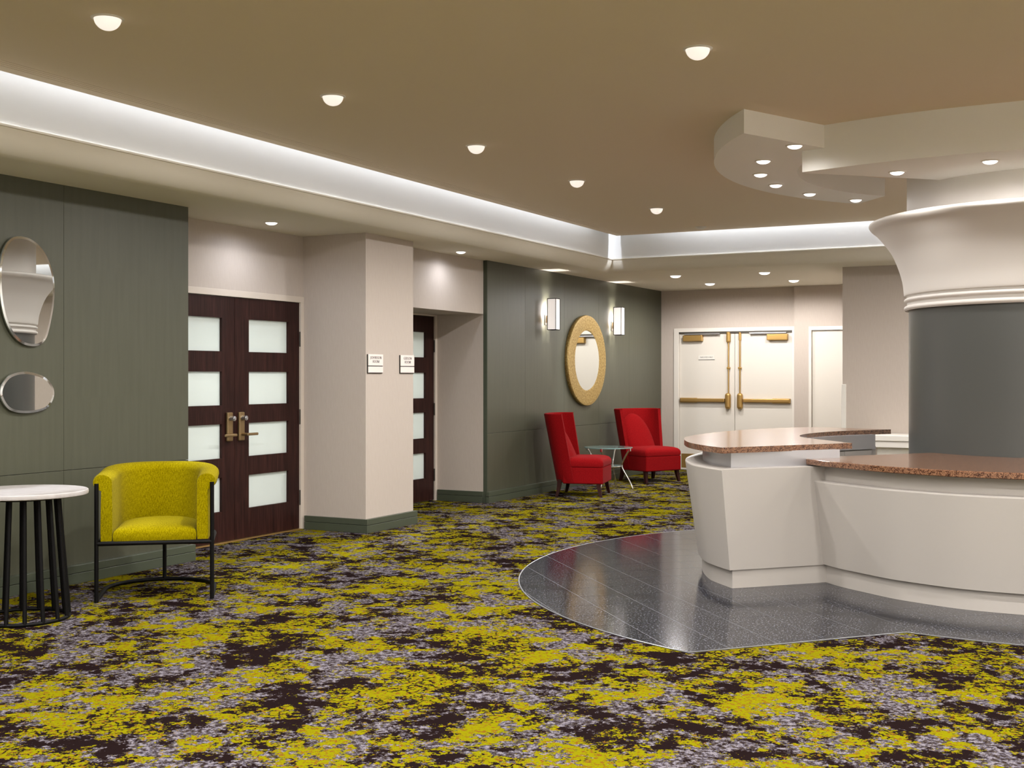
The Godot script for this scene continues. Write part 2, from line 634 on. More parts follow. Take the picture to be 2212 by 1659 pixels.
func build_cove() -> void:
	var c := structure("ceiling_soffit", "lower perimeter soffit with rounded edge and lit white cove")
	# bullnose and soffit body in one sweep
	var pr := [Vector2(0.03, 2.925)]
	pr.push_back(Vector2(-0.012, 2.925))
	pr.push_back(Vector2(-0.012, 2.913))
	for k in 13:
		var a := deg_to_rad(90.0 * k / 12.0)
		pr.push_back(Vector2(0.16 * (1.0 - cos(a)), 2.91 - 0.15 * sin(a)))
	pr.push_back(Vector2(4.2, SOFFIT))
	pr.push_back(Vector2(4.2, 2.86))
	pr.push_back(Vector2(0.05, 2.86))
	part(c, "soffit_panel", cove_sweep(pr), M.soffit_paint, "cream soffit with a rounded edge", 30.0)
	part(c, "cove_fascia", cove_sweep([Vector2(0.0, 2.926), Vector2(0.0, 3.96), Vector2(0.05, 3.96), Vector2(0.05, 2.926)]), M.cove_white, "bright white upright band of the cove")
	# light strips at the top of the slot, hidden from below, shining down the white sides
	for k in 2:
		var long := (ZB - FZ - 0.9) if k == 0 else (XR - FX - 0.9)
		var fit := thing("cove_light_strip", ["slim white LED strip hidden in the cove by the green wall", "slim white LED strip hidden in the cove by the far wall"][k], "light strip")
		if k == 0:
			fit.position = Vector3(FX + 0.055, 3.96, (ZB + FZ) / 2 + 0.35)
			fit.rotation.y = PI / 2
		else:
			fit.position = Vector3((XR + FX) / 2 + 0.35, 3.96, FZ + 0.055)
		boxpart(fit, "channel", Vector3(-long / 2, -0.02, -0.03), Vector3(long / 2, 0.0, 0.03), M.steel)
		boxpart(fit, "diffuser", Vector3(-long / 2, -0.03, -0.025), Vector3(long / 2, -0.02, 0.025), M.strip)
		var al := AreaLight3D.new()
		al.name = "strip_light"
		al.area_size = Vector2(long, 0.05)
		al.light_color = COOL
		al.light_energy = E_COVE
		al.area_range = 20.0
		al.area_attenuation = 2.0
		al.shadow_enabled = true
		fit.add_child(al)
		al.position = Vector3(0, -0.034, 0)
		al.rotation.x = -PI / 2

# ---------------------------------------------------------------- walls

func baseboard(parent: Node, lo: Vector3, hi: Vector3) -> void:
	# two boards with a groove between
	boxpart(parent, "baseboard_lower", Vector3(lo.x, 0.0, lo.z), Vector3(hi.x, 0.072, hi.z), M.green_trim, 0.003)
	boxpart(parent, "baseboard_upper", Vector3(lo.x, 0.075, lo.z), Vector3(hi.x, 0.128, hi.z), M.green_trim, 0.003)

func green_panels(w: Node, seams: Array, x0: float, x1: float) -> void:
	for i in seams.size() - 1:
		var za: float = seams[i] - 0.0012
		var zb: float = seams[i + 1] + 0.0012
		boxpart(w, "panel", Vector3(x0, 0.0, zb), Vector3(x1, 0.788, za), M.green, 0.0015)
		boxpart(w, "panel", Vector3(x0, 0.791, zb), Vector3(x1, SOFFIT + 0.01, za), M.green, 0.0015)

func build_walls() -> void:
	var w := structure("wall_left", "grey-green panelled wall behind the mustard chair")
	boxpart(w, "wall_core", Vector3(-7.6, 0, -7.15), Vector3(-6.612, 2.85, ZB), M.green_trim)
	green_panels(w, [4.2, 2.6, 1.38, 0.16, -1.06, -2.28, -3.5, -4.72, -5.93, -7.156], -6.612, WX)
	var b := structure("baseboard_left", "green grooved baseboard under the panelled wall")
	baseboard(b, Vector3(WX, 0, -7.19), Vector3(WX + 0.045, 0, ZB))
	# recess with the first dark doors
	w = structure("wall_recess", "beige wallpapered wall over the dark double doors")
	boxpart(w, "wall_header", Vector3(-7.6, 2.19, -9.2), Vector3(-7.02, 2.85, -7.15), M.wallpaper)
	# pillar between the two door recesses
	w = structure("wall_pillar", "beige wallpapered pier between the two dark doorways")
	boxpart(w, "pier", Vector3(-7.6, 0, -9.985), Vector3(-6.31, 2.85, -9.172), M.wallpaper)
	b = structure("baseboard_pillar", "green grooved baseboard round the beige pier")
	baseboard(b, Vector3(-6.99, 0, -9.172), Vector3(-6.275, 0, -9.145))
	baseboard(b, Vector3(-6.31, 0, -10.012), Vector3(-6.275, 0, -9.173))
	# second recess
	w = structure("wall_alcove", "beige wallpapered alcove with a lowered head round the single dark door")
	boxpart(w, "alcove_head", Vector3(-7.8, 2.15, -12.0), Vector3(-6.64, 2.85, -9.985), M.wallpaper)
	boxpart(w, "alcove_side", Vector3(-7.8, 0, -12.3), Vector3(-6.64, 2.85, -12.0), M.wallpaper)
	b = structure("baseboard_alcove", "green grooved baseboard on the alcove side")
	baseboard(b, Vector3(-7.24, 0, -12.0), Vector3(-6.64, 0, -11.975))
	# green wall with the gold mirror
	w = structure("wall_left_far", "grey-green panelled wall behind the red chairs")
	boxpart(w, "wall_core", Vector3(-7.8, 0, -18.0), Vector3(-6.64, 2.85, -12.3), M.green_trim)
	boxpart(w, "panel_edge", Vector3(-6.64, 0, -12.006), Vector3(-6.592, 2.8, -11.998), M.green_trim)
	green_panels(w, [-12.006, -12.95, -14.06, -15.17, -16.28, -17.62], -6.64, WX)
	b = structure("baseboard_left_far", "green grooved baseboard behind the red chairs")
	baseboard(b, Vector3(WX, 0, -17.6), Vector3(WX + 0.04, 0, -11.97))
	# far wall
	w = structure("wall_far", "pale beige wallpapered far wall round the white double doors")
	boxpart(w, "wall_section", Vector3(-6.7, 0, -18.0), Vector3(-6.38, 2.85, -17.6), M.wallpaper)
	boxpart(w, "wall_header", Vector3(-6.38, 2.17, -18.0), Vector3(-4.5, 2.85, -17.6), M.wallpaper)
	boxpart(w, "wall_core", Vector3(-6.38, 0, -18.0), Vector3(-4.5, 2.17, -17.68), M.wallpaper)
	boxpart(w, "wall_projection", Vector3(-4.5, 0, -18.0), Vector3(-4.285, 2.85, -17.52), M.wallpaper)
	boxpart(w, "wall_header", Vector3(-4.285, 2.16, -18.0), Vector3(-3.1, 2.85, -17.52), M.wallpaper)
	boxpart(w, "wall_core", Vector3(-4.285, 0, -18.0), Vector3(-3.1, 2.16, -17.6), M.wallpaper)
	w = structure("wall_block", "taupe wallpapered wall behind the column")
	boxpart(w, "wall_section", Vector3(-3.2, 0, -18.0), Vector3(XR, 2.85, -14.75), M.wallpaper)
	var t := structure("trim_1", "white corner guard on the edge of the taupe wall")
	boxpart(t, "corner_guard", Vector3(-3.212, 0, -14.8), Vector3(-3.156, 1.345, -14.738), M.white_plastic, 0.004)
	# the two lit meeting rooms behind the frosted doors
	w = structure("wall_meeting_rooms", "white walls of the meeting rooms behind the frosted doors")
	boxpart(w, "room_end", Vector3(-10.2, 0, -13.8), Vector3(-9.9, 2.85, -5.2), M.wall_white)
	boxpart(w, "room_side", Vector3(-9.9, 0, -5.5), Vector3(-7.55, 2.85, -5.2), M.wall_white)
	boxpart(w, "room_partition", Vector3(-9.9, 0, -9.7), Vector3(-7.55, 2.85, -9.5), M.wall_white)
	boxpart(w, "room_side", Vector3(-9.9, 0, -13.8), Vector3(-7.75, 2.85, -13.5), M.wall_white)
	# the rest of the room, seen only in the mirrors
	w = structure("wall_right", "white painted wall opposite the green panels")
	boxpart(w, "wall_section", Vector3(XR, 0, -18.0), Vector3(XR + 0.3, 3.6, ZB + 0.3), M.wall_white)
	w = structure("wall_back", "white painted wall at the near end of the room")
	boxpart(w, "wall_section", Vector3(-7.6, 0, ZB), Vector3(XR + 0.3, 3.6, ZB + 0.3), M.wall_white)

# ---------------------------------------------------------------- doors

func dark_leaf(door: Node3D, x: float, za: float, zb: float, pa: float, pb: float, hinge_at) -> void:
	# leaf between z = za (near) and zb (far); panes between pa and pb
	var rows := [[0.271, 0.564], [0.731, 1.027], [1.19, 1.481], [1.657, 1.946]]
	var leaf := Node3D.new()
	leaf.name = "door_leaf"
	door.add_child(leaf, true)
	var s := Soup.new()
	var x0 := x - 0.045
	s.box(Vector3(x0, 0.012, pa), Vector3(x, 2.13, za))
	s.box(Vector3(x0, 0.012, zb), Vector3(x, 2.13, pb))
	var y := 0.012
	for r in rows:
		s.box(Vector3(x0, y, pb), Vector3(x, r[0], pa))
		y = r[1]
	s.box(Vector3(x0, y, pb), Vector3(x, 2.13, pa))
	part(leaf, "leaf_frame", s, M.wood)
	for r in rows:
		boxpart(leaf, "pane", Vector3(x0 + 0.012, r[0], pb), Vector3(x0 + 0.02, r[1], pa), M.pane, 0.0, "frosted glass pane")
	if hinge_at != null:
		for hy in [0.30, 1.06, 1.79]:
			s = Soup.new()
			s.tube([Vector3(x + 0.008, hy - 0.07, hinge_at), Vector3(x + 0.008, hy + 0.07, hinge_at)], 0.009, 8)
			part(leaf, "hinge", s, M.dark_steel)

func lever_set(door: Node3D, x: float, z: float, away: float) -> void:
	# tall plate with a cylinder and a lever; away: which way along z the lever points
	var h := Node3D.new()
	h.name = "handle_set"
	door.add_child(h, true)
	boxpart(h, "plate", Vector3(x, 0.875, z - 0.036), Vector3(x + 0.028, 1.128, z + 0.036), M.bronze, 0.01, "antique bronze plate")
	var s := Soup.new()
	s.tube([Vector3(x + 0.02, 1.075, z), Vector3(x + 0.075, 1.075, z)], [0.021, 0.021], 14)
	s.tube([Vector3(x + 0.075, 1.075, z), Vector3(x + 0.082, 1.075, z)], [0.017, 0.012], 14)
	part(h, "lock_cylinder", s, M.steel)
	s = Soup.new()
	s.tube([Vector3(x + 0.02, 0.932, z), Vector3(x + 0.09, 0.932, z)], 0.013, 12)
	s.rbox(Vector3(0.018, 0.024, 0.15), 0.007, Vector3(x + 0.088, 0.932, z + away * 0.062))
	part(h, "lever", s, M.bronze)

func build_doors() -> void:
	# dark double doors with frosted panes
	var d := structure("door_1", "dark wood double doors with frosted panes and bronze levers")
	var x := -7.03
	dark_leaf(d, x, -7.30, -8.208, -7.49, -8.045, null)
	dark_leaf(d, x, -8.212, -9.12, -8.40, -8.962, -9.128)
	lever_set(d, x, -8.125, 1.0)
	lever_set(d, x, -8.28, -1.0)
	boxpart(d, "casing_head", Vector3(-7.10, 2.134, -9.172), Vector3(-7.012, 2.19, -7.15), M.casing, 0.002)
	boxpart(d, "casing_jamb", Vector3(-7.10, 0, -9.172), Vector3(-7.012, 2.134, -9.124), M.casing, 0.002)
	boxpart(d, "casing_jamb", Vector3(-7.10, 0, -7.298), Vector3(-7.012, 2.134, -7.15), M.casing, 0.002)
	boxpart(d, "light_leak_strip", Vector3(-7.10, 0.0, -9.12), Vector3(-6.99, 0.009, -7.30), M.brass, 0.002)  # brass strip standing in for light leaking under the doors
	# dark door in the alcove
	d = structure("door_2", "dark wood alcove doors with frosted panes, half hidden by the pier")
	x = -7.27
	dark_leaf(d, x, -10.12, -11.03, -10.3, -10.86, null)
	dark_leaf(d, x, -11.034, -11.95, -11.21, -11.77, -11.956)
	boxpart(d, "casing_head", Vector3(-7.34, 2.134, -12.0), Vector3(-7.252, 2.15, -9.985), M.casing)
	boxpart(d, "casing_jamb", Vector3(-7.34, 0, -12.0), Vector3(-7.252, 2.134, -11.954), M.casing, 0.002)
	boxpart(d, "casing_jamb", Vector3(-7.34, 0, -10.116), Vector3(-7.252, 2.134, -9.985), M.casing, 0.002)
	# white double doors with brass exit hardware
	d = structure("door_3", "white double doors with brass push bars in the far wall")
	var z := -17.62
	var mid := -5.425
	for k in 2:
		var leaf := Node3D.new()
		leaf.name = "door_leaf"
		d.add_child(leaf, true)
		var xa: float = -6.298 if k == 0 else mid + 0.003
		var xb: float = mid - 0.003 if k == 0 else -4.552
		var sg := 1.0 if k == 0 else -1.0
		var meet: float = xb if k == 0 else xa            # the meeting edge
		var outer: float = xa if k == 0 else xb
		boxpart(leaf, "leaf_panel", Vector3(xa, 0.01, z - 0.045), Vector3(xb, 2.112, z), M.door_white, 0.002)
		var s := Soup.new()
		# push bar with its end boxes
		boxpart(leaf, "push_bar", Vector3(outer + sg * 0.03, 1.05, z), Vector3(meet - sg * 0.14, 1.105, z + 0.065), M.brass, 0.012)
		boxpart(leaf, "bar_housing", Vector3(outer + sg * 0.02, 1.04, z), Vector3(outer + sg * 0.29, 1.112, z + 0.055), M.brass, 0.01)
		s = Soup.new()
		s.rbox(Vector3(0.085, 0.24, 0.08), 0.035, Vector3(meet - sg * 0.09, 1.068, z + 0.04), 4)
		part(leaf, "latch_case", s, M.brass)
		# vertical rod
		s = Soup.new()
		s.tube([Vector3(meet - sg * 0.085, 1.17, z + 0.03), Vector3(meet - sg * 0.085, 1.98, z + 0.03)], 0.011, 8)
		part(leaf, "vertical_rod", s, M.brass)
		s = Soup.new()
		s.rbox(Vector3(0.05, 0.03, 0.045), 0.008, Vector3(meet - sg * 0.085, 1.565, z + 0.022))
		part(leaf, "rod_guide", s, M.brass)
		s = Soup.new()
		if k == 0: s.rbox(Vector3(0.062, 0.16, 0.06), 0.02, Vector3(meet - sg * 0.085, 2.03, z + 0.03))
		else: s.rbox(Vector3(0.035, 0.13, 0.04), 0.012, Vector3(meet - sg * 0.085, 2.04, z + 0.02))
		part(leaf, "top_latch", s, M.brass)
		# closer
		var ca := outer + sg * (0.075 if k == 0 else 0.055)
		boxpart(leaf, "closer_body", Vector3(ca, 1.975, z), Vector3(ca + sg * 0.31, 2.068, z + 0.075), M.brass, 0.01)
		boxpart(leaf, "closer_arm", Vector3(ca + sg * 0.02, 2.072, z + 0.025), Vector3(ca + sg * 0.58, 2.094, z + 0.06), M.steel, 0.004)
		if k == 0:
			boxpart(leaf, "kick_plate", Vector3(outer + 0.03, 0.04, z), Vector3(meet - 0.03, 0.255, z + 0.004), M.brass, 0.0, "brass kick plate")
		else:
			boxpart(leaf, "kick_plate", Vector3(meet + 0.03, 0.04, z), Vector3(outer - 0.03, 0.255, z + 0.004), M.brass, 0.0, "brass kick plate")
	boxpart(d, "frame_head", Vector3(-6.38, 2.118, -17.68), Vector3(-4.5, 2.175, -17.585), M.frame_white, 0.003)
	boxpart(d, "frame_stop", Vector3(-6.30, 2.094, -17.64), Vector3(-4.55, 2.118, -17.592), M.dark_steel)
	boxpart(d, "frame_jamb", Vector3(-6.38, 0, -17.68), Vector3(-6.302, 2.118, -17.585), M.frame_white, 0.003)
	boxpart(d, "frame_jamb", Vector3(-4.548, 0, -17.68), Vector3(-4.5, 2.118, -17.585), M.frame_white, 0.003)
	# plain white door
	d = structure("door_4", "plain white door in the projecting part of the far wall")
	boxpart(d, "leaf_panel", Vector3(-4.24, 0.01, -17.6), Vector3(-3.22, 2.105, -17.545), M.door_white, 0.002)
	boxpart(d, "frame_head", Vector3(-4.285, 2.11, -17.6), Vector3(-3.2, 2.165, -17.505), M.frame_white, 0.003)
	boxpart(d, "frame_jamb", Vector3(-4.285, 0, -17.6), Vector3(-4.244, 2.11, -17.505), M.frame_white, 0.003)

# ---------------------------------------------------------------- column and canopy

func build_column() -> void:
	var t := thing("column", "huge round grey-green column with a flared cream capital above the desk", "column", Vector3(CC.x, 0, CC.y))
	var s := Soup.new()
	s.lathe([Vector2(1.015, 0.0), Vector2(1.015, 1.965)], 128)
	part(t, "shaft", s, M.column_paint, "satin grey-green shaft")
	s = Soup.new()
	var p := [Vector2(0.96, 1.945), Vector2(1.012, 1.943)]
	for k in 9:                                   # lower bead
		var a := deg_to_rad(-70 + 140.0 * k / 8)
		p.push_back(Vector2(1.004 + 0.016 * cos(a), 1.961 + 0.017 * sin(a)))
	p.append_array([Vector2(0.997, 1.982), Vector2(0.998, 2.002)])
	for k in 9:
		var a := deg_to_rad(-70 + 140.0 * k / 8)
		p.push_back(Vector2(1.004 + 0.016 * cos(a), 2.020 + 0.015 * sin(a)))
	p.append_array([Vector2(0.999, 2.038), Vector2(1.0, 2.050), Vector2(1.017, 2.056)])
	var flare := [Vector2(1.02, 2.062), Vector2(1.033, 2.168), Vector2(1.067, 2.283), Vector2(1.111, 2.384), Vector2(1.169, 2.468), Vector2(1.221, 2.53), Vector2(1.262, 2.566), Vector2(1.28, 2.59), Vector2(1.278, 2.608), Vector2(1.262, 2.616)]
	for q in smooth_line(flare, 5):
		p.push_back(q)
	p.append_array([Vector2(1.23, 2.612), Vector2(0.9, 2.60)])
	for i in p.size():                            # to full size about the eye line
		p[i] = Vector2(p[i].x * 1.03, 1.44 + (p[i].y - 1.44) * 1.03)
	s.lathe(p, 128)
	part(t, "capital", s, M.cream, "flared cream capital with two beads")
	s = Soup.new()
	s.lathe([Vector2(1.029, 2.58), Vector2(1.029, CEIL)], 128)
	part(t, "drum", s, M.drum_paint, "pale upper drum")

func build_canopy() -> void:
	var t := thing("ceiling_canopy", "cream two-level curved canopy hung from the ceiling over the desk", "canopy")
	var o := PackedVector2Array()
	var oc := Vector2(-0.065, -9.563)
	var a0 := rad_to_deg((Vector2(-2.304, -7.737) - oc).angle())
	var a1 := rad_to_deg((Vector2(-2.344, -11.393) - oc).angle()) + 360.0
	o.append_array(arc(2.905, a0, a1, 2.0, oc))
	o.append_array(arc(1.82, 220.0, 136.0, 2.0))
	var s := Soup.new()
	s.prism(o, 3.04, CEIL)
	part(t, "upper_tier", s, M.canopy_paint, "thin curved cream tier over the counter wing")
	o = smooth_line([Vector2(-2.133, -8.531), Vector2(-1.733, -8.423), Vector2(-1.375, -8.351), Vector2(-1.031, -8.324), Vector2(-0.64, -8.318)], 6)
	o.append_array(arc(1.802, 87.0, 0.0, 3.0, CC))
	o.push_back(CC)
	o.push_back(Vector2(-1.38, -9.278))
	o.push_back(Vector2(-2.122, -8.581))
	s = Soup.new()
	s.prism(o, 2.89, CEIL)
	part(t, "lower_tier", s, M.canopy_paint, "deeper curved cream tier round the column")

# ---------------------------------------------------------------- reception desk

func low_r(deg: float) -> float:
	var k := [[0.0, 2.0], [90.0, 2.003], [100.0, 2.015], [110.0, 1.992], [123.5, 1.945], [140.0, 1.91]]
	for i in k.size() - 1:
		if deg <= k[i + 1][0]:
			var t: float = (deg - k[i][0]) / (k[i + 1][0] - k[i][0])
			return lerpf(k[i][1], k[i + 1][1], smoothstep(0.0, 1.0, t))
	return 1.91

func low_poly(off: float, inner: float, start: float, end := 0.0) -> PackedVector2Array:
	var o := PackedVector2Array()
	var n := 76
	for i in n + 1:
		var a := lerpf(start, end, float(i) / n)
		o.push_back(polar(low_r(a) + off, a))
	for i in n + 1:
		var a := lerpf(end, start, float(i) / n)
		o.push_back(polar(inner, a))
	return o

func low_top(off: float) -> PackedVector2Array:      # the slab is cut round the column shaft
	var o := PackedVector2Array()
	var n := 76
	for i in n + 1:
		var a := lerpf(136.6, 0.0, float(i) / n)
		o.push_back(polar(low_r(a) + off, a))
	for i in n + 1:
		o.push_back(polar(1.0165, lerpf(0.0, 136.6, float(i) / n), CC))
	return o

func wing_poly(r_out: float, r_in: float, a0: float, a1: float) -> PackedVector2Array:
	var o := PackedVector2Array()
	var n := 46
	for i in n + 1:
		var a := lerpf(a0, a1, float(i) / n)
		o.push_back(polar(r_out - 0.3 * clampf((a - 141.0) / 45.0, 0.0, 1.0), a))
	for i in n + 1:
		o.push_back(polar(r_in, lerpf(a1, a0, float(i) / n)))
	return o

func build_desk() -> void:
	var t := thing("reception_desk", "curved off-white reception desk with brown granite tops ringing the column", "desk")
	var s := Soup.new()
	# low front
	s.prism(low_poly(0.0, 1.4, 134.6), 0.007, 0.14)
	part(t, "low_plinth", s, M.desk_paint)
	s = Soup.new()
	s.loft([Soup.at(low_poly(0.032, 1.4, 134.9), 0.137), Soup.at(low_poly(0.125, 1.4, 135.3), 0.712), Soup.at(low_poly(0.122, 1.4, 135.3), 0.72), Soup.at(low_poly(0.112, 1.4, 135.3), 0.724)])
	part(t, "low_front", s, M.desk_paint, "curved off-white front leaning outward", 30.0)
	s = Soup.new()
	s.prism(low_poly(0.045, 1.35, 133.6), 0.7, 0.835)
	part(t, "low_neck", s, M.desk_paint)
	s = Soup.new()
	var top := low_top(0.15)
	s.loft([Soup.at(low_top(0.146), 0.83), Soup.at(top, 0.834), Soup.at(top, 0.866), Soup.at(low_top(0.146), 0.87)])
	part(t, "low_countertop", s, M.granite, "polished brown granite top", 30.0)
	# high wing
	var A := 133.4
	var B := 217.0
	s = Soup.new()
	s.prism(wing_poly(2.66, 1.84, A, B), 0.007, 0.136)
	part(t, "wing_plinth", s, M.desk_paint)
	s = Soup.new()
	s.loft([Soup.at(wing_poly(2.69, 1.83, A - 0.4, B), 0.133), Soup.at(wing_poly(2.785, 1.83, A - 1.6, B), 0.812), Soup.at(wing_poly(2.782, 1.83, A - 1.6, B), 0.819), Soup.at(wing_poly(2.774, 1.83, A - 1.5, B), 0.822)])
	part(t, "wing_front", s, M.desk_paint, "off-white curved wing front leaning outward", 30.0)
	s = Soup.new()
	s.prism(wing_poly(2.655, 1.8, A + 0.6, B - 1.0), 0.8, 0.928)
	part(t, "wing_neck", s, M.desk_metal, "satin metal neck under the high top")
	var outer := smooth_line([Vector2(-2.473, -7.756), Vector2(-2.67, -7.962), Vector2(-2.89, -8.28), Vector2(-3.08, -8.72), Vector2(-3.18, -9.1), Vector2(-3.21, -9.7), Vector2(-3.15, -10.35), Vector2(-3.0, -10.88), Vector2(-2.74, -11.30)], 6)
	var inner := smooth_line([Vector2(-1.985, -11.12), Vector2(-2.29, -10.62), Vector2(-2.43, -10.15), Vector2(-2.445, -9.75), Vector2(-2.36, -9.42), Vector2(-2.13, -9.09), Vector2(-1.826, -8.725)], 6)
	var slab := PackedVector2Array(outer)
	slab.append_array(inner)
	var slab_in: PackedVector2Array = slab
	s = Soup.new()
	s.prism(slab_in, 0.925, 0.965)
	part(t, "wing_countertop", s, M.granite, "polished brown granite top of the raised wing", 30.0)
	# staff side of the wing: curved cabinet panels with joints
	for k in 7:
		var a0 := 136.5 + k * 11.2
		var o := PackedVector2Array()
		for i in 7:
			o.push_back(polar(1.83, lerpf(a0 + 0.12, a0 + 11.08, i / 6.0)))
		for i in 7:
			o.push_back(polar(1.805, lerpf(a0 + 11.08, a0 + 0.12, i / 6.0)))
		s = Soup.new()
		s.prism(o, 0.15, 0.79)
		part(t, "cabinet_door", s, M.desk_paint)

# ---------------------------------------------------------------- lights

func downlight(at: Vector3, r: float, label: String, group: String, mat: Material, energy: float, col: Color, soft := 0.75) -> void:
	var t := thing("ceiling_downlight", label, "downlight", at, 0.0, group)
	var s := Soup.new()
	s.lathe([Vector2(r, -0.001), Vector2(r, -0.006), Vector2(r + 0.004, -0.008), Vector2(r + 0.014, -0.003), Vector2(r + 0.015, 0.0), Vector2(r + 0.015, 0.004), Vector2(r, 0.004)], 28, Vector3.ZERO, true)
	part(t, "trim_ring", s, M.trim_ring)
	s = Soup.new()
	var dome := 0.058 if mat == M.lens_main else r * 0.45  # small lenses bulge down to imitate bloom round the lamp
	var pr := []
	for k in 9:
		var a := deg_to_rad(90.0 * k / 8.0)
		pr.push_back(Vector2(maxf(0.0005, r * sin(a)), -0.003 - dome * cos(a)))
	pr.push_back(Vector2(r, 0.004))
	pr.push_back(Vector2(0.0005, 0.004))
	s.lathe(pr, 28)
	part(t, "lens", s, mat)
	if energy > 0.0:
		var l := SpotLight3D.new()
		l.name = "lamp"
		l.light_energy = energy
		l.light_color = col
		l.light_size = r * 0.8
		l.spot_range = 25.0
		l.spot_attenuation = 2.0
		l.spot_angle = 89.0
		l.spot_angle_attenuation = soft
		l.shadow_enabled = true
		t.add_child(l)
		l.position = Vector3(0, -0.012 - dome, 0)
		l.rotation.x = -PI / 2

func build_downlights() -> void:
	var lab := "round downlight with a small glowing dome in the brown main ceiling"
	var grp := "downlights in the brown main ceiling"
	for z in [-4.32, -6.18, -8.02, -9.87, -11.88]:
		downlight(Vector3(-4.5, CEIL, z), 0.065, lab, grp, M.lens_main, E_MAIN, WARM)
	downlight(Vector3(-4.59, CEIL, -13.58), 0.055, "small pale disc in the brown ceiling beside the far cove", "", M.trim_ring, 0.0, WARM)
	downlight(Vector3(-2.11, CEIL, -6.19), 0.065, lab, grp, M.lens_main, E_MAIN, WARM)
	# more unseen downlights on this grid, added to fill the room with light
	for p in [[-4.5, -2.47], [-4.5, -0.62], [-4.5, 1.23], [-2.11, -4.32], [-2.11, -2.47], [-2.11, -0.62], [-2.11, 1.23], [0.26, -4.32], [0.26, -6.19], [0.26, -2.47], [0.26, -0.62], [2.63, -2.47], [2.63, -6.19], [2.63, -9.87], [2.63, -12.6], [0.26, -12.9], [-1.9, -12.6], [2.63, -0.62], [2.63, 1.23], [0.26, 1.23], [2.63, -4.32], [2.63, -8.02], [5.0, -11.88], [5.0, -9.87], [5.0, -8.02], [5.0, -6.19], [5.0, -4.32], [5.0, -2.47], [5.0, -0.62], [5.0, 1.23], [-4.5, 3.08], [-2.11, 3.08], [0.26, 3.08], [2.63, 3.08]]:
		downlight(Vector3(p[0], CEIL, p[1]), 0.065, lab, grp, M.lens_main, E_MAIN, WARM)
	downlight(Vector3(-6.60, SOFFIT, -8.18), 0.05, "small soffit downlight over the dark double doors", "", M.lens, E_SOFFIT, COOL)
	downlight(Vector3(-6.37, SOFFIT, -11.02), 0.05, "small soffit downlight before the alcove with the single dark door", "", M.lens, 0.36, COOL)
	for p in [[-5.4, -14.95], [-5.42, -16.43], [-4.23, -15.0], [-4.22, -16.41]]:
		downlight(Vector3(p[0], SOFFIT, p[1]), 0.068, "small bright soffit downlight in front of the white double doors", "soffit downlights at the white doors", M.lens, E_FAR, WARM, 0.4)
	for p in [[-2.126, -8.296], [-2.483, -8.775], [-2.667, -9.347], [-2.702, -9.926], [-2.57, -10.54], [-2.287, -11.093]]:
		downlight(Vector3(p[0], 3.04, p[1]), 0.05, "small downlight under the thin upper tier of the canopy", "downlights under the upper canopy tier", M.lens, E_CANOPY if p[1] < -8.5 else 0.12, WARM)
	for p in [[-1.532, -8.823], [-0.899, -8.659], [-0.25, -8.65]]:
		downlight(Vector3(p[0], 2.89, p[1]), 0.048, "small downlight under the deep lower tier of the canopy", "downlights under the lower canopy tier", M.lens, E_CANOPY, WARM)

func build_room_panels() -> void:
	for k in 2:
		var t := thing("ceiling_light_panel", ["square light panel in the room behind the dark double doors", "square light panel in the room behind the alcove doors"][k], "light panel", Vector3(-8.55, SOFFIT, [-8.2, -11.1][k]))
		boxpart(t, "frame", Vector3(-0.62, -0.02, -0.62), Vector3(0.62, 0.0, 0.62), M.frame_white, 0.004)
		boxpart(t, "diffuser", Vector3(-0.58, -0.024, -0.58), Vector3(0.58, -0.02, 0.58), M.lens_main)
		var al := AreaLight3D.new()
		al.name = "panel_light"
		al.area_size = Vector2(1.16, 1.16)
		al.light_color = Color(0.95, 1.0, 0.98)
		al.light_energy = E_ROOM
		al.area_range = 12.0
		al.area_attenuation = 2.0
		al.shadow_enabled = true
		t.add_child(al)
		al.position = Vector3(0, -0.03, 0)
		al.rotation.x = -PI / 2

